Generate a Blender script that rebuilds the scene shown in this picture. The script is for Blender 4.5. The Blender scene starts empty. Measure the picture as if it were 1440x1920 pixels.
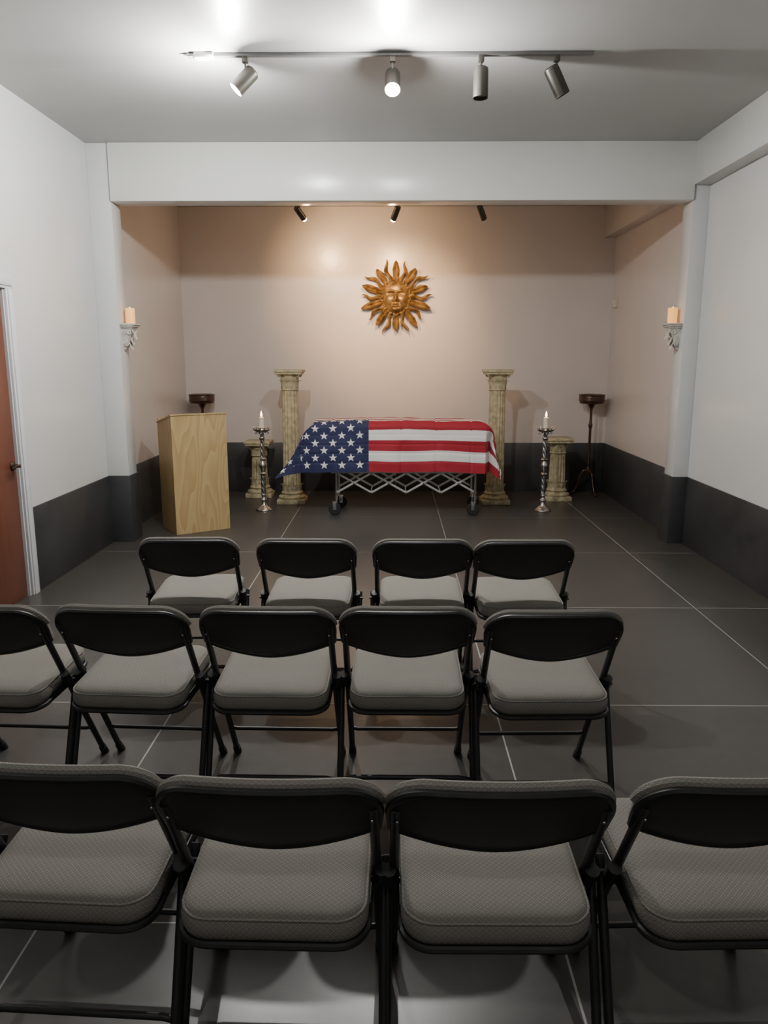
import bpy, bmesh, math, random
from mathutils import Vector, Matrix, noise
random.seed(4)
D=bpy.data
# ------------------------------------------------------------------ materials
def newmat(name):
    m=D.materials.new(name); m.use_nodes=True
    nt=m.node_tree; b=nt.nodes['Principled BSDF']
    return m,nt,b
def link(nt,a,b): nt.links.new(a,b)
def mat(name,col,rough=.5,metal=0,var=.0,scale=8,bump=0,bscale=60,col2=None,coat=0,spec=.5,detail=4,stretch=None):
    m,nt,b=newmat(name)
    b.inputs['Roughness'].default_value=rough; b.inputs['Metallic'].default_value=metal
    b.inputs['Coat Weight'].default_value=coat
    b.inputs['Specular IOR Level'].default_value=spec
    tc=nt.nodes.new('ShaderNodeTexCoord')
    src=tc.outputs['Object']
    if stretch:
        mp=nt.nodes.new('ShaderNodeMapping'); mp.inputs['Scale'].default_value=stretch
        link(nt,src,mp.inputs['Vector']); src=mp.outputs['Vector']
    n=nt.nodes.new('ShaderNodeTexNoise'); n.inputs['Scale'].default_value=scale; n.inputs['Detail'].default_value=detail
    link(nt,src,n.inputs['Vector'])
    cr=nt.nodes.new('ShaderNodeValToRGB')
    if col2 is None:
        c1=[max(0,c*(1-var)) for c in col]; c2=[min(1,c*(1+var)) for c in col]
    else: c1=list(col); c2=list(col2)
    cr.color_ramp.elements[0].color=(*c1,1); cr.color_ramp.elements[1].color=(*c2,1)
    cr.color_ramp.elements[0].position=.3; cr.color_ramp.elements[1].position=.7
    link(nt,n.outputs['Fac'],cr.inputs['Fac']); link(nt,cr.outputs['Color'],b.inputs['Base Color'])
    if bump>0:
        n2=nt.nodes.new('ShaderNodeTexNoise'); n2.inputs['Scale'].default_value=bscale; n2.inputs['Detail'].default_value=3
        link(nt,tc.outputs['Object'],n2.inputs['Vector'])
        bp=nt.nodes.new('ShaderNodeBump'); bp.inputs['Strength'].default_value=bump; bp.inputs['Distance'].default_value=.01
        link(nt,n2.outputs['Fac'],bp.inputs['Height']); link(nt,bp.outputs['Normal'],b.inputs['Normal'])
    return m
def emis(name,col,strength,base=None):
    m,nt,b=newmat(name)
    b.inputs['Base Color'].default_value=(*(base or col),1)
    b.inputs['Emission Color'].default_value=(*col,1); b.inputs['Emission Strength'].default_value=strength
    return m
def mth(nt,op,a,b=None,c=None):
    n=nt.nodes.new('ShaderNodeMath'); n.operation=op
    for i,v in enumerate((a,b,c)):
        if v is None: continue
        if isinstance(v,(int,float)): n.inputs[i].default_value=v
        else: link(nt,v,n.inputs[i])
    return n.outputs[0]
def mixc(nt,fac,c1,c2):
    n=nt.nodes.new('ShaderNodeMix'); n.data_type='RGBA'
    if isinstance(fac,(int,float)): n.inputs[0].default_value=fac
    else: link(nt,fac,n.inputs[0])
    for i,c in ((6,c1),(7,c2)):
        if isinstance(c,tuple): n.inputs[i].default_value=(*c,1) if len(c)==3 else c
        else: link(nt,c,n.inputs[i])
    return n.outputs[2]

M_wall=mat('wall_paint',(.60,.61,.605),.28,var=.03,scale=1.2,bump=.12,bscale=9)
M_alc=mat('alcove_paint',(.60,.55,.525),.27,var=.03,scale=1.2,bump=.14,bscale=7)
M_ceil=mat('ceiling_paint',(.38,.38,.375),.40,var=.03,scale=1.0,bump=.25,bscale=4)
M_trimw=mat('door_trim_paint',(.62,.64,.66),.35,var=.02)
M_beam=mat('beam_paint',(.62,.63,.605),.26,var=.02,scale=1,bump=.18,bscale=6)
M_base=mat('dark_base_tile',(.038,.040,.042),.38,var=.25,scale=3,bump=.04,bscale=30)
M_door=mat('door_wood',(.125,.040,.022),.4,col2=(.165,.056,.032),scale=3,stretch=(6,6,.6))
M_bronze=mat('bronze_metal',(.10,.075,.05),.35,1,var=.2)
M_black=mat('black_chair_metal',(.015,.015,.015),.45,0,var=.2,scale=30)
M_vinyl=mat('black_chair_shell',(.028,.026,.024),.58,0,var=.12,scale=200,bump=.1,bscale=600)
M_rubber=mat('rubber',(.012,.012,.012),.7,var=.1)
M_chrome=mat('chrome',(.55,.55,.55),.22,1,var=.1)
M_alum=mat('aluminium_bar',(.66,.66,.64),.35,.6,var=.08)
M_silver=mat('antique_silver',(.28,.28,.28),.3,1,col2=(.62,.62,.62),scale=35)
M_stone=mat('antique_plaster',(.28,.25,.15),.6,col2=(.52,.47,.31),scale=22,bump=.3,bscale=50,detail=8)
M_corbel=mat('corbel_plaster',(.40,.37,.33),.6,col2=(.66,.64,.6),scale=30,bump=.3,bscale=60)
M_gold=mat('aged_gold',(.080,.044,.017),.40,.5,col2=(.40,.255,.10),scale=16,bump=.35,bscale=60,detail=8)
M_darkwood=mat('mahogany',(.025,.010,.006),.3,col2=(.06,.022,.012),scale=10,stretch=(3,3,.5),coat=.3)
M_casket=mat('casket_wood',(.05,.022,.012),.25,col2=(.09,.04,.02),scale=6,stretch=(.6,6,6),coat=.5)
M_wax=mat('white_wax',(.75,.70,.60),.5,var=.02)
M_flame=emis('flame',(1,.62,.25),14)
M_amber=emis('amber_candle',(1,.40,.08),1.15,base=(.75,.45,.16))
M_cangray=mat('lamp_can_nickel',(.075,.07,.06),.38,.5,var=.1)
M_track=mat('track_grey',(.20,.20,.20),.4,.2,var=.05)
M_trackw=mat('track_white',(.6,.6,.6),.4,0,var=.02)
M_bulb=emis('bulb_cool',(1,.98,.95),90)
M_bulbw=emis('bulb_warm',(1,.72,.42),30)
M_off=mat('bulb_off',(.25,.24,.22),.2,var=.02)
M_plastic=mat('cream_plastic',(.6,.56,.48),.4,var=.02)
M_white=mat('flag_white',(.80,.79,.77),.75,var=.02)

# floor tile
def floor_mat():
    m,nt,b=newmat('floor_tile')
    tc=nt.nodes.new('ShaderNodeTexCoord'); sp=nt.nodes.new('ShaderNodeSeparateXYZ'); link(nt,tc.outputs['Object'],sp.inputs[0])
    def line(o,off,per,w):
        a=mth(nt,'SUBTRACT',o,off); a=mth(nt,'DIVIDE',a,per); a=mth(nt,'FRACT',a); a=mth(nt,'SUBTRACT',a,.5); a=mth(nt,'ABSOLUTE',a)
        return mth(nt,'GREATER_THAN',a,.5-w/per/2)
    g=mth(nt,'MAXIMUM',line(sp.outputs[0],1.965,1.49,.0065),line(sp.outputs[1],3.38,1.44,.0055))
    n=nt.nodes.new('ShaderNodeTexNoise'); n.inputs['Scale'].default_value=1.3; n.inputs['Detail'].default_value=8; n.inputs['Roughness'].default_value=.65
    link(nt,tc.outputs['Object'],n.inputs['Vector'])
    n2=nt.nodes.new('ShaderNodeTexNoise'); n2.inputs['Scale'].default_value=14; n2.inputs['Detail'].default_value=6
    link(nt,tc.outputs['Object'],n2.inputs['Vector'])
    f=mth(nt,'ADD',mth(nt,'MULTIPLY',n.outputs['Fac'],.6),mth(nt,'MULTIPLY',n2.outputs['Fac'],.4))
    cr=nt.nodes.new('ShaderNodeValToRGB'); cr.color_ramp.elements[0].position=.35; cr.color_ramp.elements[1].position=.68
    cr.color_ramp.elements[0].color=(.046,.044,.041,1); cr.color_ramp.elements[1].color=(.066,.062,.057,1)
    link(nt,f,cr.inputs[0])
    link(nt,mixc(nt,g,cr.outputs[0],(.34,.33,.31)),b.inputs['Base Color'])
    r=mth(nt,'MULTIPLY_ADD',f,.10,.285); link(nt,r,b.inputs['Roughness'])
    b.inputs['Specular IOR Level'].default_value=.42
    bp=nt.nodes.new('ShaderNodeBump'); bp.inputs['Strength'].default_value=.02; bp.inputs['Distance'].default_value=.01
    link(nt,n2.outputs['Fac'],bp.inputs['Height']); link(nt,bp.outputs['Normal'],b.inputs['Normal'])
    return m
M_floor=floor_mat()

def fabric_mat():
    m,nt,b=newmat('grey_patterned_fabric')
    tc=nt.nodes.new('ShaderNodeTexCoord'); sp=nt.nodes.new('ShaderNodeSeparateXYZ'); link(nt,tc.outputs['Object'],sp.inputs[0])
    yy=mth(nt,'ADD',sp.outputs[1],mth(nt,'MULTIPLY',sp.outputs[2],1.0))
    P=.014
    def tri(o):
        a=mth(nt,'DIVIDE',o,P); a=mth(nt,'FRACT',a); a=mth(nt,'SUBTRACT',a,.5); return mth(nt,'ABSOLUTE',a)
    A=tri(mth(nt,'ADD',sp.outputs[0],yy)); Bv=tri(mth(nt,'SUBTRACT',sp.outputs[0],yy))
    mx=mth(nt,'MAXIMUM',A,Bv)
    l1=mth(nt,'GREATER_THAN',mx,.42)
    l2=mth(nt,'LESS_THAN',mth(nt,'MAXIMUM',A,Bv),.12)
    l=mth(nt,'MAXIMUM',l1,l2)
    n=nt.nodes.new('ShaderNodeTexNoise'); n.inputs['Scale'].default_value=350; link(nt,tc.outputs['Object'],n.inputs['Vector'])
    base=mixc(nt,n.outputs['Fac'],(.130,.122,.108),(.205,.194,.173))
    col=mixc(nt,mth(nt,'MULTIPLY',l,.50),base,(.35,.335,.30))
    link(nt,col,b.inputs['Base Color']); b.inputs['Roughness'].default_value=.9
    b.inputs['Specular IOR Level'].default_value=.2
    bp=nt.nodes.new('ShaderNodeBump'); bp.inputs['Strength'].default_value=.35; bp.inputs['Distance'].default_value=.0015
    link(nt,mth(nt,'ADD',l,n.outputs['Fac']),bp.inputs['Height']); link(nt,bp.outputs['Normal'],b.inputs['Normal'])
    return m
M_fab=fabric_mat()

def oak_mat():
    m,nt,b=newmat('oak_laminate')
    tc=nt.nodes.new('ShaderNodeTexCoord')
    mp=nt.nodes.new('ShaderNodeMapping'); mp.inputs['Scale'].default_value=(1,1,.16); link(nt,tc.outputs['Object'],mp.inputs[0])
    n=nt.nodes.new('ShaderNodeTexNoise'); n.inputs['Scale'].default_value=3.2; n.inputs['Detail'].default_value=2; link(nt,mp.outputs[0],n.inputs['Vector'])
    w=mth(nt,'FRACT',mth(nt,'MULTIPLY',n.outputs['Fac'],16)); 
    mp2=nt.nodes.new('ShaderNodeMapping'); mp2.inputs['Scale'].default_value=(160,160,5); link(nt,tc.outputs['Object'],mp2.inputs[0])
    n2=nt.nodes.new('ShaderNodeTexNoise'); n2.inputs['Scale'].default_value=1; n2.inputs['Detail'].default_value=3; link(nt,mp2.outputs[0],n2.inputs['Vector'])
    f=mth(nt,'ADD',mth(nt,'MULTIPLY',w,.45),mth(nt,'MULTIPLY',n2.outputs['Fac'],.5))
    cr=nt.nodes.new('ShaderNodeValToRGB'); cr.color_ramp.elements[0].position=.15; cr.color_ramp.elements[1].position=.9
    cr.color_ramp.elements[0].color=(.50,.365,.18,1); cr.color_ramp.elements[1].color=(.34,.22,.09,1)
    link(nt,f,cr.inputs[0]); link(nt,cr.outputs[0],b.inputs['Base Color']); b.inputs['Roughness'].default_value=.38
    return m
M_oak=oak_mat()

FL,FW=2.74,1.38; CL=1.075; CW=FW*7/13
def flag_mat():
    m,nt,b=newmat('flag_cloth')
    uv=nt.nodes.new('ShaderNodeUVMap'); uv.uv_map='UVMap'
    sp=nt.nodes.new('ShaderNodeSeparateXYZ'); link(nt,uv.outputs[0],sp.inputs[0])
    st=mth(nt,'MODULO',mth(nt,'FLOOR',mth(nt,'MULTIPLY',sp.outputs[1],13)),2)
    c=mixc(nt,st,(.33,.009,.024),(.80,.79,.77))
    can=mth(nt,'MULTIPLY',mth(nt,'LESS_THAN',sp.outputs[0],CL/FL),mth(nt,'LESS_THAN',sp.outputs[1],7/13))
    c=mixc(nt,can,c,(.016,.021,.078))
    link(nt,c,b.inputs['Base Color']); b.inputs['Roughness'].default_value=.75
    b.inputs['Sheen Weight'].default_value=.08
    return m
M_flag=flag_mat()

# ------------------------------------------------------------------ builder
class B:
    def __init__(s): s.bm=bmesh.new(); s.mats=[]; s.uv=None
    def mi(s,m):
        if m not in s.mats: s.mats.append(m)
        return s.mats.index(m)
    def absorb(s,t,m,M=None):
        if M is not None: bmesh.ops.transform(t,matrix=M,verts=t.verts)
        me=D.meshes.new('t'); t.to_mesh(me); t.free()
        n0=len(s.bm.faces); s.bm.from_mesh(me); D.meshes.remove(me)
        s.bm.faces.ensure_lookup_table(); k=s.mi(m)
        for f in s.bm.faces[n0:]: f.material_index=k
    def box(s,lo,hi,m,bev=0,M=None,seg=2):
        t=bmesh.new(); bmesh.ops.create_cube(t,size=1)
        lo=Vector(lo);hi=Vector(hi)
        for v in t.verts: v.co=Vector(((lo[i]+hi[i])/2+v.co[i]*(hi[i]-lo[i]) for i in range(3)))
        if bev: bmesh.ops.bevel(t,geom=t.edges[:],offset=bev,segments=seg,affect='EDGES',profile=.5)
        s.absorb(t,m,M)
    def grid(s,fn,nu,nv,m,M=None,closeu=False,flip=False,uvfn=None):
        t=bmesh.new(); V=[[t.verts.new(fn(i/nu,j/nv)) for j in range(nv+1)] for i in range(nu+(0 if closeu else 1))]
        uvl=t.loops.layers.uv.new('UVMap') if uvfn else None
        for i in range(nu):
            for j in range(nv):
                i2=(i+1)%nu if closeu else i+1
                q=[V[i][j],V[i2][j],V[i2][j+1],V[i][j+1]]; uq=[(i,j),(i+1,j),(i+1,j+1),(i,j+1)]
                if flip: q.reverse(); uq.reverse()
                try: f=t.faces.new(q)
                except ValueError: continue
                if uvl:
                    for l,(a,b_) in zip(f.loops,uq): l[uvl].uv=uvfn(a/nu,b_/nv)
        s.absorb(t,m,M)
    def rings(s,R,m,M=None,cap=True):
        t=bmesh.new(); V=[[t.verts.new(p) for p in r] for r in R]; n=len(R[0])
        for a in range(len(V)-1):
            for i in range(n):
                t.faces.new((V[a][i],V[a][(i+1)%n],V[a+1][(i+1)%n],V[a+1][i]))
        if cap: t.faces.new(V[0][::-1]); t.faces.new(V[-1])
        bmesh.ops.recalc_face_normals(t,faces=t.faces)
        s.absorb(t,m,M)
    def lathe(s,prof,m,n=32,M=None,mod=None):
        R=[]
        for r,z in prof:
            ring=[]
            for i in range(n):
                a=2*math.pi*i/n; rr=max(r,1e-4)*(mod(a,z,r) if mod else 1)
                ring.append(Vector((rr*math.cos(a),rr*math.sin(a),z)))
            R.append(ring)
        s.rings(R,m,M)
    def tube(s,pts,r,m,n=10,M=None,closed=False):
        pts=[Vector(p) for p in pts]; k=len(pts)
        rs=r if isinstance(r,(list,tuple)) else [r]*k
        R=[]; up=None
        for i,p in enumerate(pts):
            if closed: d=(pts[(i+1)%k]-pts[i-1]).normalized()
            else: d=(pts[min(i+1,k-1)]-pts[max(i-1,0)]).normalized()
            if up is None:
                up=Vector((0,0,1)) if abs(d.z)<.9 else Vector((1,0,0))
            up=(up-d*up.dot(d)).normalized(); sd=d.cross(up)
            R.append([p+(up*math.cos(2*math.pi*j/n)+sd*math.sin(2*math.pi*j/n))*rs[i] for j in range(n)])
        if closed: R.append(R[0][:])
        s.rings(R,m,M,cap=not closed)
    def ball(s,c,r,m,sc=(1,1,1),n=16):
        t=bmesh.new(); bmesh.ops.create_uvsphere(t,u_segments=n,v_segments=n//2+2,radius=r)
        s.absorb(t,m,Matrix.Translation(c)@Matrix.Diagonal((*sc,1)))
    def mesh(s,name,angle=35):
        me=D.meshes.new(name); s.bm.to_mesh(me); s.bm.free()
        for m in s.mats: me.materials.append(m)
        for p in me.polygons: p.use_smooth=True
        try: me.set_sharp_from_angle(angle=math.radians(angle))
        except Exception as e: print(e)
        return me
    def obj(s,name,loc=(0,0,0),rz=0,angle=35):
        return put(s.mesh(name,angle),name,loc,rz)
def put(me,name,loc=(0,0,0),rz=0,parent=None):
    o=D.objects.new(name,me); bpy.context.scene.collection.objects.link(o)
    o.location=loc; o.rotation_euler=(0,0,rz)
    if parent: o.parent=parent
    return o
def aim(p0,d):
    d=Vector(d).normalized(); return Matrix.Translation(p0)@d.to_track_quat('Z','Y').to_matrix().to_4x4()

# ------------------------------------------------------------------ room
XL,XR=-2.48,2.54; YB=9.3; YR=-2.2; ZC=3.285; YP=6.59; YP2=6.82; ZB=2.84
BH=.59
def room():
    b=B(); b.box((XL-.3,YR-.3,-.12),(XR+.3,YB+.3,0),M_floor); b.obj('floor')
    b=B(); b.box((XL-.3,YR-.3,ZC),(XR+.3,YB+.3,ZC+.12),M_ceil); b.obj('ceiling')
    d0,d1,dh=4.12,5.04,2.03
    b=B()
    b.box((XL-.15,YR,0),(XL,d0,ZC),M_wall); b.box((XL-.15,d1,0),(XL,YP2-.1,ZC),M_wall); b.box((XL-.15,d0,dh),(XL,d1,ZC),M_wall)
    b.obj('wall_left')
    b=B(); b.box((XL-.15,YP2-.1,0),(XL,YB,ZC),M_alc); b.obj('wall_alcove_left')
    b=B(); b.box((XR,YR,0),(XR+.15,YP2-.1,ZC),M_wall); b.obj('wall_right')
    b=B(); b.box((XR,YP2-.1,0),(XR+.15,YB,ZC),M_alc); b.obj('wall_alcove_right')
    b=B(); b.box((XL-.15,YB,0),(XR+.15,YB+.15,ZC),M_alc); b.obj('wall_back')
    b=B(); b.box((XL-.15,YR-.15,0),(XR+.15,YR,ZC),M_wall); b.obj('wall_rear')
    t=.012
    b=B(); b.box((XL,YR,0),(XL+t,d0-.1,BH),M_base,.002); b.box((XL,d1+.11,0),(XL+t,YP+.01,BH),M_base,.002); b.box((XL,YP2,0),(XL+t,YB,BH),M_base,.002); b.obj('baseboard_left')
    b=B(); b.box((XR-t,YR,0),(XR,YP,BH),M_base,.002); b.box((XR-t,YP2,0),(XR,YB,BH),M_base,.002); b.obj('baseboard_right')
    b=B()
    for i in range(4):
        x0=XL+t+i*(XR-XL-2*t)/4; b.box((x0,YB-t,0),(x0+(XR-XL-2*t)/4-.003,YB,BH),M_base,.002)
    b.obj('baseboard_back')
    for nm,x0,x1 in (('pilaster_left',XL,-2.30),('pilaster_right',2.41,XR)):
        b=B(); b.box((x0,YP+.02,0),(x1,YP2,ZC),M_wall,.004)
        b.box((x0,YP+.008,0),(x1+(t if x1<0 else 0),YP2+t,BH),M_base,.002) if x1<0 else b.box((x0-t,YP+.008,0),(x1,YP2+t,BH),M_base,.002)
        b.obj('wall_'+nm)
    b=B(); b.box((-2.30,YP,ZB),(2.41,YP2-.02,ZC),M_beam,.006); b.obj('ceiling_beam')
    b=B(); b.box((2.405,YR,2.955),(XR,YP+.02,ZC),M_beam,.005); b.obj('ceiling_soffit')
    b=B(); b.box((2.405,YP2,2.94),(XR,YB,ZC),M_alc,.005); b.obj('ceiling_soffit')
    root=D.objects.new('door_1',None); bpy.context.scene.collection.objects.link(root)
    b=B(); b.box((XL-.060,d0+.003,.005),(XL-.018,d1-.003,dh-.003),M_door,.002); put(b.mesh('slab'),'slab',parent=root)
    b=B()
    for y0,y1 in ((d0-.10,d0+.0),(d1-.0,d1+.10)):
        b.box((XL,y0,0),(XL+.018,y1,dh+.0),M_trimw,.003)
        b.box((XL+.016,y0+.02,0),(XL+.026,y1-.02,dh+.0),M_trimw,.004)
    b.box((XL,d0-.10,dh),(XL+.018,d1+.10,dh+.085),M_trimw,.003)
    b.box((XL+.016,d0-.08,dh+.018),(XL+.026,d1+.08,dh+.068),M_trimw,.004)
    b.box((XL-.15,d1-.012,0),(XL+.001,d1+.001,dh),M_trimw); b.box((XL-.15,d0-.001,0),(XL+.001,d0+.012,dh),M_trimw)
    put(b.mesh('frame'),'frame',parent=root)
    b=B()
    hy,hz=d1-.055,.90; hx=XL-.018
    b.lathe([(0,0),(.033,0),(.033,.006),(.026,.012),(.012,.016),(.012,.045),(.014,.05),(0,.05)],M_bronze,24,aim((hx,hy,hz),(1,0,0)))
    b.tube([(hx+.045,hy,hz),(hx+.055,hy-.02,hz+.004),(hx+.055,hy-.06,hz+.006),(hx+.05,hy-.11,hz-.004)],[.011,.011,.009,.008],M_bronze,12)
    put(b.mesh('lever_handle'),'lever_handle',parent=root)
room()

# ------------------------------------------------------------------ chair
def chair_mesh():
    b=B(); k=.47/.78; T=lambda z:k*(.78-z)
    hw=.228; N=28
    def zt(x):
        r=.075; e=abs(x)-(hw-r); base=.757+.007*(1-(x/hw)**2)
        return base if e<=0 else base-(r-math.sqrt(max(r*r-e*e,0)))
    def zb(x): return .572+.055*(abs(x)/hw)**1.7
    def crv(x): return -.028*(1-(x/hw)**2)+.010
    def pt(u,v,off=0,grow=0,bulge=0):
        a=(u*2-1); x=hw*math.sin(a*math.pi/2*.999)
        z0,z1=zt(x)+grow,zb(x)-grow*.5
        z=z0+(z1-z0)*v
        e=min(v,1-v)*2; ex=1-abs(a)
        bl=bulge*min(1,(1-(1-min(1,e*2.2))**2))*min(1,(1-(1-min(1,ex*3))**2))
        return Vector((x*(1-.02*v),T(z)+crv(x)+off+bl,z))
    b.grid(lambda u,v:pt(u,v,-.006,0,-.004),N,8,M_vinyl,flip=False)
    b.grid(lambda u,v:pt(u,v,.012),N,8,M_vinyl,flip=True)
    out=[pt(i/40,0,-.001) for i in range(41)]+[pt(1,j/6,-.001) for j in range(1,7)]+[pt(1-i/40,1,-.001) for i in range(1,41)]+[pt(0,1-j/6,-.001) for j in range(1,6)]
    b.tube(out,.0095,M_black,8,closed=True)
    b.grid(lambda u,v:pt(u,v,.016,.010,.034),N,10,M_fab,flip=True)
    b.tube([p+Vector((0,.016,.008)) for p in out[1:40]],.013,M_fab,8)
    for sx in (-1,1):
        x=sx*.216
        b.tube([(x,T(.70)+.004,.70),(x,T(.45),.45),(x,T(.2),.2),(x,T(.018),.018)],.0115,M_black,12)
        b.tube([(x,T(.035),.035),(x,T(0)+.003,.0)],.0155,M_rubber,12)
        xr=sx*.240
        b.tube([(xr,.245,.455),(xr,.225,.42),(xr,.10,.10),(xr,.068,.018)],.0115,M_black,12)
        b.tube([(xr,.075,.03),(xr,.064,.0)],.0155,M_rubber,12)
        b.tube([(sx*.19,T(.435),.435),(sx*.256,T(.435),.435)],.006,M_black,8)
        b.tube([(sx*.19,.225,.405),(sx*.226,.225,.405)],.006,M_chrome,8)
        b.box((min(sx*.2,sx*.207),.12,.392),(max(sx*.2,sx*.207),.36,.425),M_black,.003)
        b.ball((sx*.212,.002+T(.665)-.014,.665),.004,M_chrome,n=8)
        b.tube([(sx*.228,T(.50)-.002,.475),(sx*.228,T(.47)+.012,.425)],.0165,M_black,10)
    y=T(.16); b.tube([(-.216,y,.16),(-.19,y,.155),(.19,y,.155),(.216,y,.16)],.008,M_black,10)
    b.tube([(-.240,.094,.085),(-.225,.094,.10),(-.19,.094,.108),(.19,.094,.108),(.225,.094,.10),(.240,.094,.085)],.009,M_black,10)
    hx,hy,cy=.200,.208,.232
    def rr(ix,z,tilt=.03,sag=0):
        r=max(.065-ix,.012); X=hx-ix; Y=hy-ix; P=[]
        for cxs,cys,a0 in ((1,1,0),(-1,1,90),(-1,-1,180),(1,-1,270)):
            for q in range(7):
                a=math.radians(a0+q*15); P.append(Vector((cxs*(X-r)+r*math.cos(a),cy+cys*(Y-r)+r*math.sin(a),0)))
        P2=[]
        for i,p in enumerate(P):
            P2.append(p)
            nx=P[(i+1)%len(P)]
            if i%7==6:
                for w in range(1,8): P2.append(p.lerp(nx,w/8))
        for p in P2: p.z=z+tilt*(p.y-cy)/.2
        return P2
    z0=.410
    L=[(.012,0),(.002,.006),(-.002,.016),(-.003,.032),(.000,.046),(.003,.053),(.010,.061),(.022,.066),(.045,.069),(.08,.070),(.12,.0695),(.16,.0693)]
    b.rings([rr(i,z0+z,.012) for i,z in L],M_fab)
    b.tube(rr(-.001,z0-.004,.012),.0085,M_black,8,closed=True)
    b.tube(rr(.0022,z0+.0535,.012),.0028,M_fab,6,closed=True)
    b.rings([rr(i,z0+z,.012) for i,z in ((.02,-.012),(.004,-.008),(.004,.004),(.02,.004))],M_black)
    return b.mesh('folding_chair',40)
CH=chair_mesh()
chairs=[(-.963,3.46,2),(-.408,3.44,-1),(.139,3.44,0),(.611,3.43,1),
 (-1.43,2.46,-3),(-.937,2.455,-3),(-.432,2.45,-1),(.051,2.455,0),(.547,2.425,1.5),
 (-.725,1.425,-3),(-.255,1.375,-1),(.222,1.37,.5),(.735,1.39,2)]
for x,y,r in chairs: put(CH,'folding_chair',(x,y,0),math.radians(r))

# ------------------------------------------------------------------ lectern
def lectern():
    w,d=.52,.42; b=B()
    t=.02; zf,zk=1.085,1.0
    def slab(poly,x0,x1,m):
        bm=bmesh.new(); A=[bm.verts.new((x0,y,z)) for y,z in poly]; C=[bm.verts.new((x1,y,z)) for y,z in poly]
        n=len(poly); bm.faces.new(A); bm.faces.new(C[::-1])
        for i in range(n): bm.faces.new((A[i],C[i],C[(i+1)%n],A[(i+1)%n]))
        bmesh.ops.recalc_face_normals(bm,faces=bm.faces)
        bmesh.ops.bevel(bm,geom=bm.edges[:],offset=.0015,segments=1,affect='EDGES')
        b.absorb(bm,m)
    side=[(.004,0),(d,0),(d,zk),(.004,zf)]
    slab(side,0.003,t,M_oak); slab(side,w-t,w-.003,M_oak)
    b.box((0,0,0),(w,t,zf),M_oak,.002)
    s=(zk-zf)/d
    slab([(-.006,zf-s*.006),(d+.01,zk+s*.01),(d+.01,zk+s*.01+.016),(-.006,zf-s*.006+.016)],-.004,w+.004,M_oak)
    slab([(d-.01,zk-.0),(d+.01,zk-.004),(d+.01,zk+.045),(d-.01,zk+.045)],.01,w-.01,M_oak)
    b.box((t,t,.5),(w-t,d-.02,.52),M_oak); b.box((t,t,.03),(w-t,d-.02,.05),M_oak)
    b.obj('lectern',(-1.985,6.87,0),math.atan2(.555,.832),20)
lectern()

# ------------------------------------------------------------------ columns
def leaf(b,m,ang,r0,z0,h,w,curl,z_off=0):
    ca,sa=math.cos(ang),math.sin(ang)
    def f(u,v):
        a=(u*2-1); zz=z0+h*math.sin(min(v,1)*math.pi*.62)/1.0
        r=r0+.006+curl*v**2.5+.004*(1-a*a)
        ww=w*(.75+.5*math.sin(v*math.pi))*(1-v**5*.75)*(1+.12*math.sin(v*22))
        t=a*ww/2; r2=r-abs(a)*.006
        return Vector((r2*ca-t*sa,r2*sa+t*ca,zz))
    b.grid(f,6,12,m)
def column(name,loc,H,wid=.31,rs=.098):
    b=B(); m=M_stone; hw=wid/2
    cap=.215 if H>1 else .17; base=.13 if H>1 else .14
    b.box((-hw,-hw,0),(hw,hw,.05),m,.006)
    b.lathe([(0,.048),(hw*.93,.05),(hw*.98,.06),(hw*.98,.072),(hw*.9,.084),(rs*1.18,.09),(rs*1.12,.098),(rs*1.2,.106),(rs*1.25,.115),(rs*1.15,.128),(rs*1.02,base+.01),(0,base+.01)],m,48)
    zs0,zs1=base,H-cap
    ns=16
    def flute(a,z,r):
        return 1-.10*abs(math.cos(a*ns/2))**1.5
    prof=[(rs*1.02,zs0),(rs*1.0,zs0+.03)]
    for i in range(1,9):
        q=i/9; prof.append((rs*(1.0-.12*q),zs0+.03+(zs1-zs0-.05)*q))
    prof.append((rs*.87,zs1))
    b.lathe(prof,m,128,mod=flute)
    rt=rs*.88
    b.tube([(rt*1.04*math.cos(a),rt*1.04*math.sin(a),zs1+.002) for a in [i*math.pi/16 for i in range(32)]],.009,m,8,closed=True)
    for i in range(10): leaf(b,m,i*math.pi/5+.1,rs*1.0,zs0-.005,.085,.055,.022)
    b.lathe([(0,zs1),(rt,zs1),(rt,zs1+cap*.4),(rt*1.15,zs1+cap*.7),(rt*1.4,zs1+cap*.84),(0,zs1+cap*.85)],m,32)
    for i in range(8): leaf(b,m,i*math.pi/4,rt,zs1+.01,cap*.42,.06,.035)
    for i in range(8): leaf(b,m,i*math.pi/4+math.pi/8,rt,zs1+.03,cap*.68,.062,.05)
    for i in range(4):
        a=math.pi/4+i*math.pi/2; R=hw*1.15; zc=zs1+cap*.73
        e=Vector((math.cos(a),math.sin(a),0)); pts=[]
        for q in range(26):
            th=q*.36; rad=.030*(1-q/30); pts.append(e*(R-.03+rad*math.cos(th))+Vector((0,0,zc+rad*math.sin(th))))
        pts=[e*(rt)+Vector((0,0,zs1+cap*.4)),e*(rt*1.2)+Vector((0,0,zs1+cap*.6))]+pts[5:]
        b.tube(pts,.009,m,8)
    zt=H-.04
    b.box((-hw*.93,-hw*.93,zt-.012),(hw*.93,hw*.93,zt+.014),m,.005)
    b.box((-hw,-hw,zt+.012),(hw,hw,H),m,.006)
    b.obj(name,loc,0,45)
column('corinthian_column',(-1.135,8.53,0),1.47)
column('corinthian_column',(1.135,8.53,0),1.47)
column('column_pedestal',(-1.56,8.90,0),.655,.30,.095)
column('column_pedestal',(1.87,8.74,0),.71,.30,.095)

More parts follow.
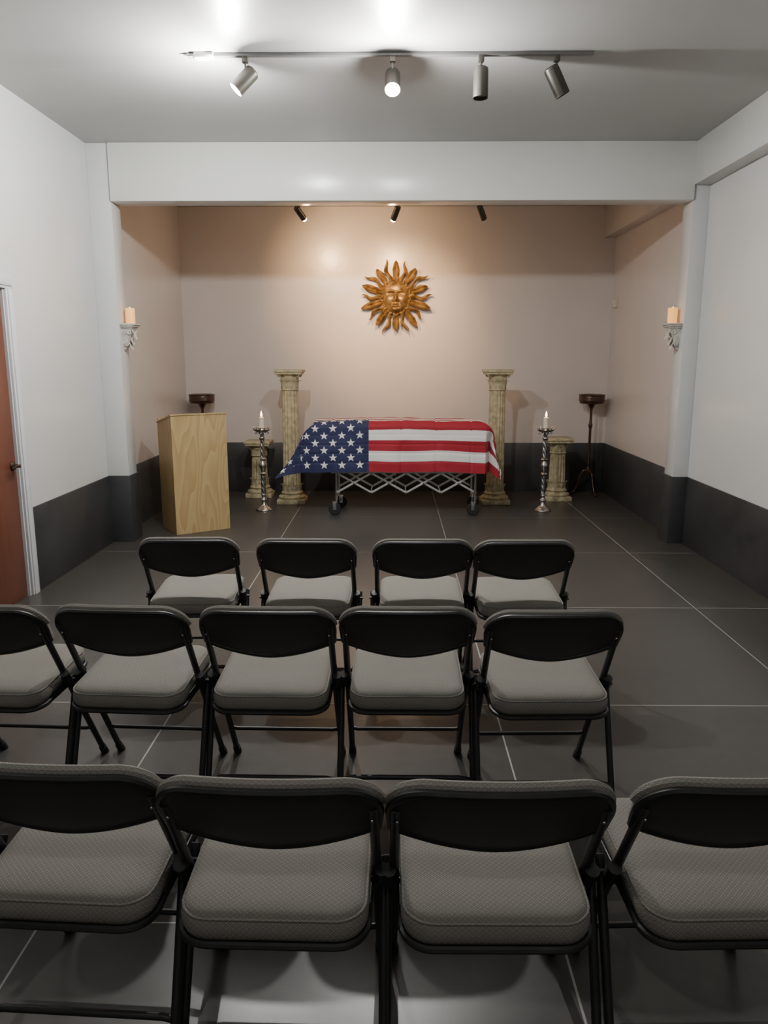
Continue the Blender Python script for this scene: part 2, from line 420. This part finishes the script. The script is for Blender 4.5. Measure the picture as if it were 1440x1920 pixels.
# ------------------------------------------------------------------ candlesticks
def candlestick():
    b=B(); m=M_silver
    b.lathe([(0,0),(.088,0),(.09,.008),(.084,.018),(.07,.024),(.066,.034),(.05,.042),(.036,.056),(.026,.075),(.022,.095),(.032,.105),(.036,.115),(.030,.126),(.020,.135),(.018,.15),(.026,.16),(.026,.17),(.017,.18)],m,36)
    tw=lambda a,z,r:1+.16*math.sin(4*a+z*95)
    b.lathe([(.022,.175+i*.006) for i in range(34)],m,36,mod=tw)
    b.lathe([(.017,.375),(.030,.385),(.036,.395),(.030,.405),(.020,.412),(.024,.44),(.036,.465),(.038,.485),(.028,.51),(.018,.53),(.030,.54),(.035,.55),(.028,.56),(.017,.565)],m,36)
    b.lathe([(.021,.56+i*.006) for i in range(33)],m,36,mod=tw)
    b.lathe([(.016,.75),(.028,.76),(.032,.772),(.026,.784),(.018,.79),(.022,.81),(.04,.832),(.062,.842),(.082,.85),(.086,.862),(.080,.866),(.05,.856),(0,.852)],m,36)
    for i in range(12):
        a=i*math.pi/6; e=Vector((math.cos(a),math.sin(a),0))
        b.tube([e*.076+Vector((0,0,.858)),e*.086+Vector((0,0,.876)),e*.09+Vector((0,0,.890))],[.009,.008,.002],m,8)
        b.tube([e*.05+Vector((0,0,.838)),e*.066+Vector((0,0,.828)),e*.072+Vector((0,0,.815))],[.008,.008,.003],m,8)
    b.lathe([(.028,.85),(.030,.875),(.026,.875)],m,24)
    b.lathe([(0,.855),(.026,.855),(.026,.985),(.021,.988),(0,.982)],M_wax,24)
    b.tube([(0,0,.98),(0,0,.998)],.0015,M_black,6)
    b.lathe([(.001,.990),(.008,.998),(.011,1.010),(.009,1.025),(.004,1.042),(.0005,1.055)],M_flame,12)
    return b.mesh('candlestick',50)
cm=candlestick()
for x in (-1.378,1.586): 
    o=put(cm,'candlestick',(x,8.06,0))
    l=D.lights.new('candle_glow','POINT'); l.energy=1.2; l.color=(1,.6,.3); l.shadow_soft_size=.012
    lo=put(l,'candle_glow',(0,0,1.07),parent=o)

# ------------------------------------------------------------------ plant stands
def stand():
    b=B(); m=M_darkwood
    b.lathe([(0,1.075),(.13,1.075),(.138,1.082),(.138,1.088),(.132,1.092),(.145,1.10),(.148,1.115),(.142,1.13),(.148,1.145),(.142,1.16),(.15,1.168),(.15,1.178),(.135,1.18),(.13,1.165),(0,1.163)],m,40,mod=lambda a,z,r:1+(.012*math.cos(20*a) if r>.14 else 0))
    b.lathe([(0,.24),(.022,.24),(.03,.26),(.03,.30),(.018,.33),(.016,.36),(.022,.38),(.015,.40),(.015,.78),(.020,.80),(.026,.82),(.018,.85),(.015,.88),(.015,1.0),(.022,1.02),(.045,1.06),(.06,1.076),(0,1.076)],m,24)
    for i in range(3):
        a=math.radians(-90+120*i+20); e=Vector((math.cos(a),math.sin(a),0)); Z=Vector((0,0,1))
        b.tube([e*.015+Z*.29,e*.05+Z*.29,e*.085+Z*.24,e*.11+Z*.13,e*.14+Z*.05,e*.175+Z*.02,e*.19+Z*.014],[.012,.014,.013,.011,.010,.012,.013],m,10)
    return b.mesh('pedestal_stand',50)
sm=stand()
put(sm,'pedestal_stand',(2.30,9.05,0)); put(sm,'pedestal_stand',(-2.235,9.05,0))

# ------------------------------------------------------------------ sconces
def sconce():
    b=B(); m=M_corbel
    b.box((0,-.085,.0),(.125,.085,.014),m,.004); b.box((0,-.078,-.014),(.115,.078,.0),m,.005); b.box((0,-.066,-.028),(.10,.066,-.013),m,.004)
    secs=[(-.026,.092,.056),(-.045,.090,.055),(-.07,.074,.050),(-.10,.060,.044),(-.13,.056,.038),(-.16,.046,.032),(-.185,.030,.024),(-.205,.016,.014),(-.215,.006,.005)]
    b.rings([[Vector((0,-w,z)),Vector((d*.8,-w,z)),Vector((d,-w*.6,z)),Vector((d*1.02,0,z)),Vector((d,w*.6,z)),Vector((d*.8,w,z)),Vector((0,w,z))] for z,d,w in secs],m)
    for sy in (-1,1):
        for cx,cz,R in ((.066,-.055,.030),(.036,-.155,.022)):
            pts=[]
            for q in range(22):
                th=q*.42; rad=R*(1-q/26); pts.append((cx+rad*math.cos(th),sy*(.052 if cz>-.1 else .036),cz+rad*math.sin(th)))
            b.tube(pts,.006,m,8)
    for j,(zz,xx,hh) in enumerate(((-.05,.088,.075),(-.10,.064,.07),(-.15,.052,.055))):
        for dy in (-.026,0,.026):
            def f(u,v,zz=zz,xx=xx,hh=hh,dy=dy):
                a=u*2-1; return Vector((xx+.008+.016*v**3+.004*(1-a*a),dy*(1-.3*v)+a*.014*math.sin(.4+v*2.4),zz-hh*v*.85))
            b.grid(f,4,8,m)
    b.lathe([(0,.014),(.038,.014),(.039,.02),(.039,.138),(.035,.143),(.028,.136),(0,.130)],M_amber,28,Matrix.Translation((.065,0,0)))
    b.lathe([(.001,.130),(.006,.134),(.007,.140),(.003,.148),(.0005,.152)],M_flame,10,Matrix.Translation((.065,0,0)))
    return b.mesh('candle_sconce',50)
sc=sconce()
put(sc,'candle_sconce',(-2.30,6.71,1.865),0); put(sc,'candle_sconce',(2.41,6.71,1.865),math.pi)

# ------------------------------------------------------------------ sun ornament
def sun():
    b=B(); m=M_gold
    def g(x,z,cx,cz,sx,sz): return math.exp(-((x-cx)/sx)**2-((z-cz)/sz)**2)
    A,C=.155,.190
    def H(x,z,r):
        x/=1.06; z/=1.08
        h=.095*max(0,1-r**2.6)**.6
        h+=.050*g(x,z,0,-.018,.015,.030)+.016*g(x,z,0,.015,.012,.035)+.018*g(x,z,0,-.038,.026,.012)
        for s in (-1,1):
            h-=.040*g(x,z,s*.050,.026,.030,.017); h+=.024*g(x,z,s*.050,.022,.020,.010)
            h-=.008*g(x,z,s*.050,.022,.024,.003)
            h+=.022*g(x,z,s*.050,.060-.25*abs(abs(x)-.05),.042,.009)
            h+=.016*g(x,z,s*.075,-.035,.032,.032)
            h-=.012*g(x,z,s*.032,-.055,.010,.022)
        h+=.020*g(x,z,0,-.074,.032,.007)+.022*g(x,z,0,-.094,.026,.008)-.018*g(x,z,0,-.084,.036,.0035)
        h+=.020*g(x,z,0,-.135,.030,.020)-.016*g(x,z,0,-.113,.03,.008)
        h+=.008*g(x,z,0,.11,.06,.04)
        return h
    def f(u,v):
        a=u*2*math.pi; r=v; x=r*A*math.cos(a); z=r*C*math.sin(a)
        return Vector((x,-.060-H(x,z,r),z))
    b.grid(f,128,80,m,closeu=True)
    for i in range(26):
        a=2*math.pi*i/26; e=Vector((A*math.cos(a),0,C*math.sin(a))); t=Vector((-math.sin(a),0,math.cos(a)))
        s_=1 if i%2 else -1
        b.tube([e*.93-t*.018*s_+Vector((0,-.065,0)),e*1.03+Vector((0,-.085,0)),e*1.10+t*.016*s_+Vector((0,-.075,0)),e*1.16+t*.006*s_+Vector((0,-.06,0))],[.010,.014,.012,.005],m,8)
    NR=20
    for i in range(NR):
        a=2*math.pi*i/NR+math.pi/2; wav=(i%2==1)
        e=Vector((math.cos(a),0,math.sin(a))); t=Vector((-math.sin(a),0,math.cos(a)))
        r0=.13; ln=(.405 if not wav else .42)-r0+.022*math.sin(i*2.3)
        ph=1 if (i//2)%2 else -1
        def w(v):
            if wav: return .046*(1-v**2.0)*(.72+.28*math.cos(v*8))+.0015
            return (.028+.018*v)*(1 if v<.68 else max(0,1-(v-.68)/.32)**.6)+.001
        def lat(v): return ph*.022*math.sin(v*8.5)*(.3+v) if wav else 0
        def sf(u,v,back=0):
            q=u*2-1
            if wav: hh=.028*(1-abs(q))
            else: hh=.026*(1-abs(abs(q)-.5)/.5)*(1 if abs(q)>.08 else .4)
            hh*=1-.4*v
            y=-.065-.018*math.sin(i*1.9)*v-(hh if not back else -.012)
            return e*(r0+ln*v)+t*(lat(v)+q*w(v))+Vector((0,y,0))
        b.grid(lambda u,v:sf(u,v),8,22,m)
        b.grid(lambda u,v:sf(u,v,1),8,22,m,flip=True)
        for sgn in (0,1):
            b.grid(lambda u,v:sf(sgn,v,0).lerp(sf(sgn,v,1),u),1,22,m)
    b.lathe([(0,0),(.12,0),(.14,.05),(0,.062)],m,32,aim((0,0,0),(0,-1,0)))
    bmesh.ops.recalc_face_normals(b.bm,faces=b.bm.faces)
    b.obj('sun_face_wall_sculpture',(.025,YB-.0,2.285),0,50)
sun()

# ------------------------------------------------------------------ casket + cart + flag
XA,XE=-.80,.93; YF,YK=7.74,8.24; ZT=.965
def casket():
    b=B(); m=M_casket
    b.box((XA+.03,YF+.05,.462),(XE-.03,YK-.05,.50),m,.008)
    b.box((XA+.05,YF+.07,.50),(XE-.05,YK-.07,.76),m,.015)
    b.box((XA+.03,YF+.05,.755),(XE-.03,YK-.05,.80),m,.012)
    R=[]
    for ins,z in ((.05,.80),(.055,.85),(.08,.89),(.13,.92),(.20,.94)):
        R.append([Vector((XA+ins,YF+ins,z)),Vector((XE-ins,YF+ins,z)),Vector((XE-ins,YK-ins,z)),Vector((XA+ins,YK-ins,z))])
    b.rings(R,m)
    for y in (YF+.045,YK-.045):
        b.tube([(XA+.15,y,.66),(XE-.15,y,.66)],.010,M_chrome,10)
        for i in range(5):
            x=XA+.18+i*(XE-XA-.36)/4; b.tube([(x,y,.66),(x,y+(.04 if y<8 else -.04),.68)],.008,M_chrome,8)
    b.obj('casket')
casket()
def cart():
    b=B(); m=M_alum; ys=(7.82,8.22); x0,x1=-.585,.842
    for y in ys:
        n=4; w=(x1-x0)/n
        for i in range(n):
            a=x0+i*w; 
            yo=.012
            b.box((-.5*math.hypot(w,.20),-.003,-.010),(.5*math.hypot(w,.20),.003,.010),m,.001,Matrix.Translation((a+w/2,y-yo,.335))@Matrix.Rotation(math.atan2(.20,w)*-1,4,'Y'))
            b.box((-.5*math.hypot(w,.20),-.003,-.010),(.5*math.hypot(w,.20),.003,.010),m,.001,Matrix.Translation((a+w/2,y+yo,.335))@Matrix.Rotation(math.atan2(.20,w),4,'Y'))
            b.tube([(a+w/2,y-.022,.335),(a+w/2,y+.022,.335)],.008,M_chrome,10)
            for z in (.235,.435): 
                b.tube([(a,y-.022,z),(a,y+.022,z)],.008,M_chrome,10)
        b.tube([(x0-.05,y,.447),(x1+.05,y,.447)],.013,m,10)
        for x in (x0,x1):
            b.tube([(x,y,.45),(x,y,.125)],.014,M_chrome,12)
            b.tube([(x,y,.20),(x,y,.16)],.020,M_chrome,12)
            sx=-1 if y>8 else 1; wx=x-.02*sx
            for dy in (-.022,.022): b.box((wx-.018,y+dy-.002,.055),(wx+.018,y+dy+.002,.135),M_chrome,.001)
            b.box((wx-.022,y-.024,.128),(wx+.022,y+.024,.138),M_chrome,.002)
            b.lathe([(.036,-.016),(.056,-.016),(.064,-.009),(.064,.009),(.056,.016),(.036,.016)],M_rubber,28,aim((wx,y,.064),(0,1,0)))
            b.lathe([(0,-.014),(.040,-.012),(.040,.012),(0,.014)],M_chrome,20,aim((wx,y,.064),(0,1,0)))
            b.tube([(wx,y-.026,.064),(wx,y+.026,.064)],.006,M_chrome,8)
    for x in (x0,x1):
        b.tube([(x,ys[0],.43),(x,ys[1],.43)],.010,m,10); b.tube([(x,ys[0],.17),(x,ys[1],.17)],.010,m,10)
    for i in range(1,4):
        x=x0+i*(x1-x0)/4; b.tube([(x,ys[0],.235),(x,ys[1],.235)],.007,m,8)
    b.obj('casket_cart')
cart()

def sm01(x): x=max(0,min(1,x)); return x*x*(3-2*x)
def bend(e,r,k):
    if e<=0: return 0,0
    q=r*math.pi/2
    if e<q: return r*math.sin(e/r),r*(1-math.cos(e/r))
    return r+(e-q)*k,r+(e-q)*math.sqrt(1-k*k)
T0=.515
def flagpt(s,t):
    sl=.522
    a=sl-s; right=False
    if a<0: a=s-(sl+XE-XA); right=True
    bfr=T0-t; front=True
    if bfr<0: bfr=t-(T0+YK-YF); front=False
    rA=.18 if not right else .17
    oa,da=bend(a+rA*.5,rA,.44 if not right else .10); ob,db=bend(bfr+.035,.07,.05)
    x=max(XA,min(XE,XA+(s-sl)))
    if a>-rA*.5:
        x=(XA+rA*.5-oa) if not right else (XE-rA*.5+oa)
    y=YF+(t-T0); 
    if bfr>-.035: y=(YF+.035-ob) if front else (YK-.035+ob)
    p=5 if not right else 2.8
    if not front: p=8
    down=(da**p+db**p)**(1/p)
    c=min(max(a,0),max(bfr,0))
    sg=-1 if not right else 1
    if front:
        x+=sg*c*(.27 if not right else .10)
        y-=c*(.06 if not right else .02)
    if a>0 and bfr>0 and front:
        if right:
            k_=sm01(bfr/.22)
            y+=k_*(.14*math.sin(min(1,a/.30)*math.pi)-.06*sm01((a-.25)/.2)+.05*math.sin(max(0,a-.3)/.2*math.pi))
            x-=k_*.050*math.sin(min(1,a/.40)*math.pi)
        else:
            y+=.035*math.sin(min(1,a/.28)*math.pi)*sm01(bfr/.3)
    z=ZT-down
    u=(x-XA)/(XE-XA)
    z+=.014*math.sin(max(0,min(1,u))*math.pi)
    hang=sm01(down/.3)
    nz=noise.noise(Vector((s*3.1,t*2.2,1.7)))*.016+noise.noise(Vector((s*8,t*6,4.7)))*.008+noise.noise(Vector((s*17,t*13,9.)))*.0025
    fold=.015*math.sin(s*11+1.8*math.sin(s*4.1+1)+t*3)*hang*(1-t/T0*.7 if t<T0 else 1)
    crease=0
    for c0 in (.35,.7,1.05,1.4,1.75,2.1,2.45): crease+=-.007*math.exp(-((s-c0)/.010)**2)
    for c0 in (.10,.19,.28,.375,.47,.56): crease+=-.006*math.exp(-((t-c0)/.008)**2)
    w=nz+fold+crease
    if front or t<T0+.3: y-=w*hang
    else: y+=w*.5*hang-.01
    z+=(nz*.6+crease)*(1-hang)
    if a>0: x+=sg*w*sm01(a/.3)
    z-=.016*noise.noise(Vector((s*2.5,0,3)))*hang*(1 if t<.3 else .3)
    z=max(z,.30)
    return Vector((x,y,z))
def flag():
    b=B()
    b.grid(lambda u,v:flagpt(u*FL,v*FW),340,190,M_flag,uvfn=lambda u,v:(u,v))
    cen=Vector((.06,8.0,.6))
    dx=CL/12; dy=CW/10; R=.0315*FW
    for row in range(9):
        for col in range(6 if row%2==0 else 5):
            cs=dx*(1+2*col) if row%2==0 else dx*(2+2*col); ct=dy*(row+1)
            t=bmesh.new()
            def P(s_,t_):
                p=flagpt(s_,t_); d=.004
                n=(flagpt(s_+d,t_)-flagpt(s_-d,t_)).cross(flagpt(s_,t_+d)-flagpt(s_,t_-d)).normalized()
                if n.dot(p-cen)<0: n=-n
                return p+n*.0026
            c=t.verts.new(P(cs,ct))
            pts=[]
            for k in range(10):
                a=math.pi/2+k*math.pi/5; rr=R if k%2==0 else R*.40
                pts.append((rr*math.cos(a),rr*math.sin(a)))
            rings=[]
            for f in (.25,.5,.75,1.0):
                rings.append([t.verts.new(P(cs+f*px,ct+f*py)) for px,py in pts])
            for k in range(10):
                k2=(k+1)%10
                t.faces.new((c,rings[0][k],rings[0][k2]))
                for q in range(3): t.faces.new((rings[q][k],rings[q+1][k],rings[q+1][k2],rings[q][k2]))
            b.absorb(t,M_white)
    b.obj('american_flag',(0,0,0),0,180)
flag()

# ------------------------------------------------------------------ track lights
def lampcan(b,piv,d,ln=.165,r=.043,m=M_cangray,bulb=None,ceil=ZC,knob=False):
    d=Vector(d).normalized(); piv=Vector(piv)
    M=aim(piv-d*ln*.45,d)
    b.lathe([(0,0),(r*.7,0),(r*.96,.008),(r,.02),(r,ln),(r*.93,ln),(r*.93,ln-.03),(r*.5,ln-.06),(0,ln-.065)],m,28,M)
    b.lathe([(0,ln-.055),(r*.5,ln-.05),(r*.85,ln-.025),(r*.86,ln-.018),(0,ln-.012)],bulb or M_off,24,M)
    if knob: b.lathe([(0,ln-.02),(r*.8,ln-.01),(r*.86,ln+.008),(r*.6,ln+.022),(0,ln+.027)],bulb,20,M)
    b.tube([(piv.x,piv.y,piv.z+.0),(piv.x,piv.y,ceil-.03)],.006,m,8)
    b.box((piv.x-.016,piv.y-.018,ceil-.052),(piv.x+.016,piv.y+.018,ceil-.018),m,.003)
    return piv-d*ln*.45+d*ln
def light(parent,loc,e,col,r,typ='POINT',d=None,ang=100,blend=.8,name='lamp_light'):
    l=D.lights.new(name,typ); l.energy=e; l.color=col; l.shadow_soft_size=r
    o=put(l,name,loc,parent=parent)
    if typ=='SPOT':
        l.spot_size=math.radians(ang); l.spot_blend=blend
        o.rotation_euler=Vector(d).to_track_quat('-Z','Y').to_euler()
    return o
COOL=(1,.98,.94)
b=B(); Y=4.77
b.box((-1.17,Y-.016,ZC-.020),(1.12,Y+.016,ZC),M_track,.003)
b.box((-1.13,Y-.03,ZC-.03),(-1.02,Y+.03,ZC+.0),M_trackw,.004)
b.tube([(-1.19,Y,ZC-.012),(-1.02,Y-.03,ZC-.018)],.008,M_trackw,8)
L1=((-.845,Y,3.15),(-.60,-.12,-.62)); L2=((-.01,Y,3.14),(0,-.60,-.75)); L3=((.49,Y,3.135),(0,-.05,-1)); L4=((.915,Y,3.14),(.47,.10,-.85))
e1=lampcan(b,*L1,bulb=M_bulb,ln=.15); e2=lampcan(b,*L2,bulb=M_bulb,ln=.15); lampcan(b,*L3); lampcan(b,*L4)
tr=b.obj('track_light')
light(tr,e1+Vector(L1[1]).normalized()*.02,175,COOL,.03); light(tr,e2+Vector(L2[1]).normalized()*.02,175,COOL,.03)
# rear track (same room, above the photographer)
b=B(); Yr=.1
b.box((-1.15,Yr-.016,ZC-.020),(1.15,Yr+.016,ZC),M_track,.003)
R1=((-.5,Yr,3.115),(-.1,.35,-.9)); R2=((.5,Yr,3.115),(.1,.35,-.9))
r1=lampcan(b,*R1,bulb=M_bulb); r2=lampcan(b,*R2,bulb=M_bulb)
tr2=b.obj('track_light')
light(tr2,r1+Vector(R1[1])*.03,15,COOL,.035); light(tr2,r2+Vector(R2[1])*.03,15,COOL,.035)
# alcove track
b=B(); Ya=7.75
b.box((-1.1,Ya-.016,ZC-.020),(1.1,Ya+.016,ZC),M_track,.003)
WARM=(1,.61,.30)
ends=[]
for x,d,on,tg in ((-.90,(.45,.75,-.62),1,(-.40,YB,2.45)),(.02,(-.28,.62,-.60),1,(.05,YB,2.05)),(.83,(.35,.6,-.6),0,None)):
    piv=Vector((x,Ya,2.955)); d=Vector(d).normalized()
    e=lampcan(b,piv,d,ln=.15,r=.030,bulb=M_bulbw if on else None,knob=bool(on))
    if on: ends.append((e+d*.04,(Vector(tg)-e).normalized()))
tr3=b.obj('track_light')
for (e,d),en,an in zip(ends,(155,175),(92,76)):
    light(tr3,e,en,WARM,.03,'SPOT',d,an,1.0)
    light(tr3,e,13,WARM,.03)

# sensor on alcove wall
b=B(); b.box((-.05,-.045,-.045),(0,.045,.045),M_plastic,.006); b.ball((-.05,0,.01),.022,M_plastic,(.5,1,1)); b.obj('motion_sensor',(XR,9.10,2.20))

# ------------------------------------------------------------------ world + camera
w=D.worlds.new('World'); bpy.context.scene.world=w; w.use_nodes=True
w.node_tree.nodes['Background'].inputs[0].default_value=(.5,.5,.5,1); w.node_tree.nodes['Background'].inputs[1].default_value=.05
cam=D.cameras.new('Camera'); cam.sensor_fit='HORIZONTAL'; cam.sensor_width=36; cam.lens=36*1445/1440
cam.clip_start=.02
co=put(cam,'Camera',(0,0,1.6)); co.rotation_euler=(math.radians(90-11.35),0,math.radians(.70))
bpy.context.scene.camera=co
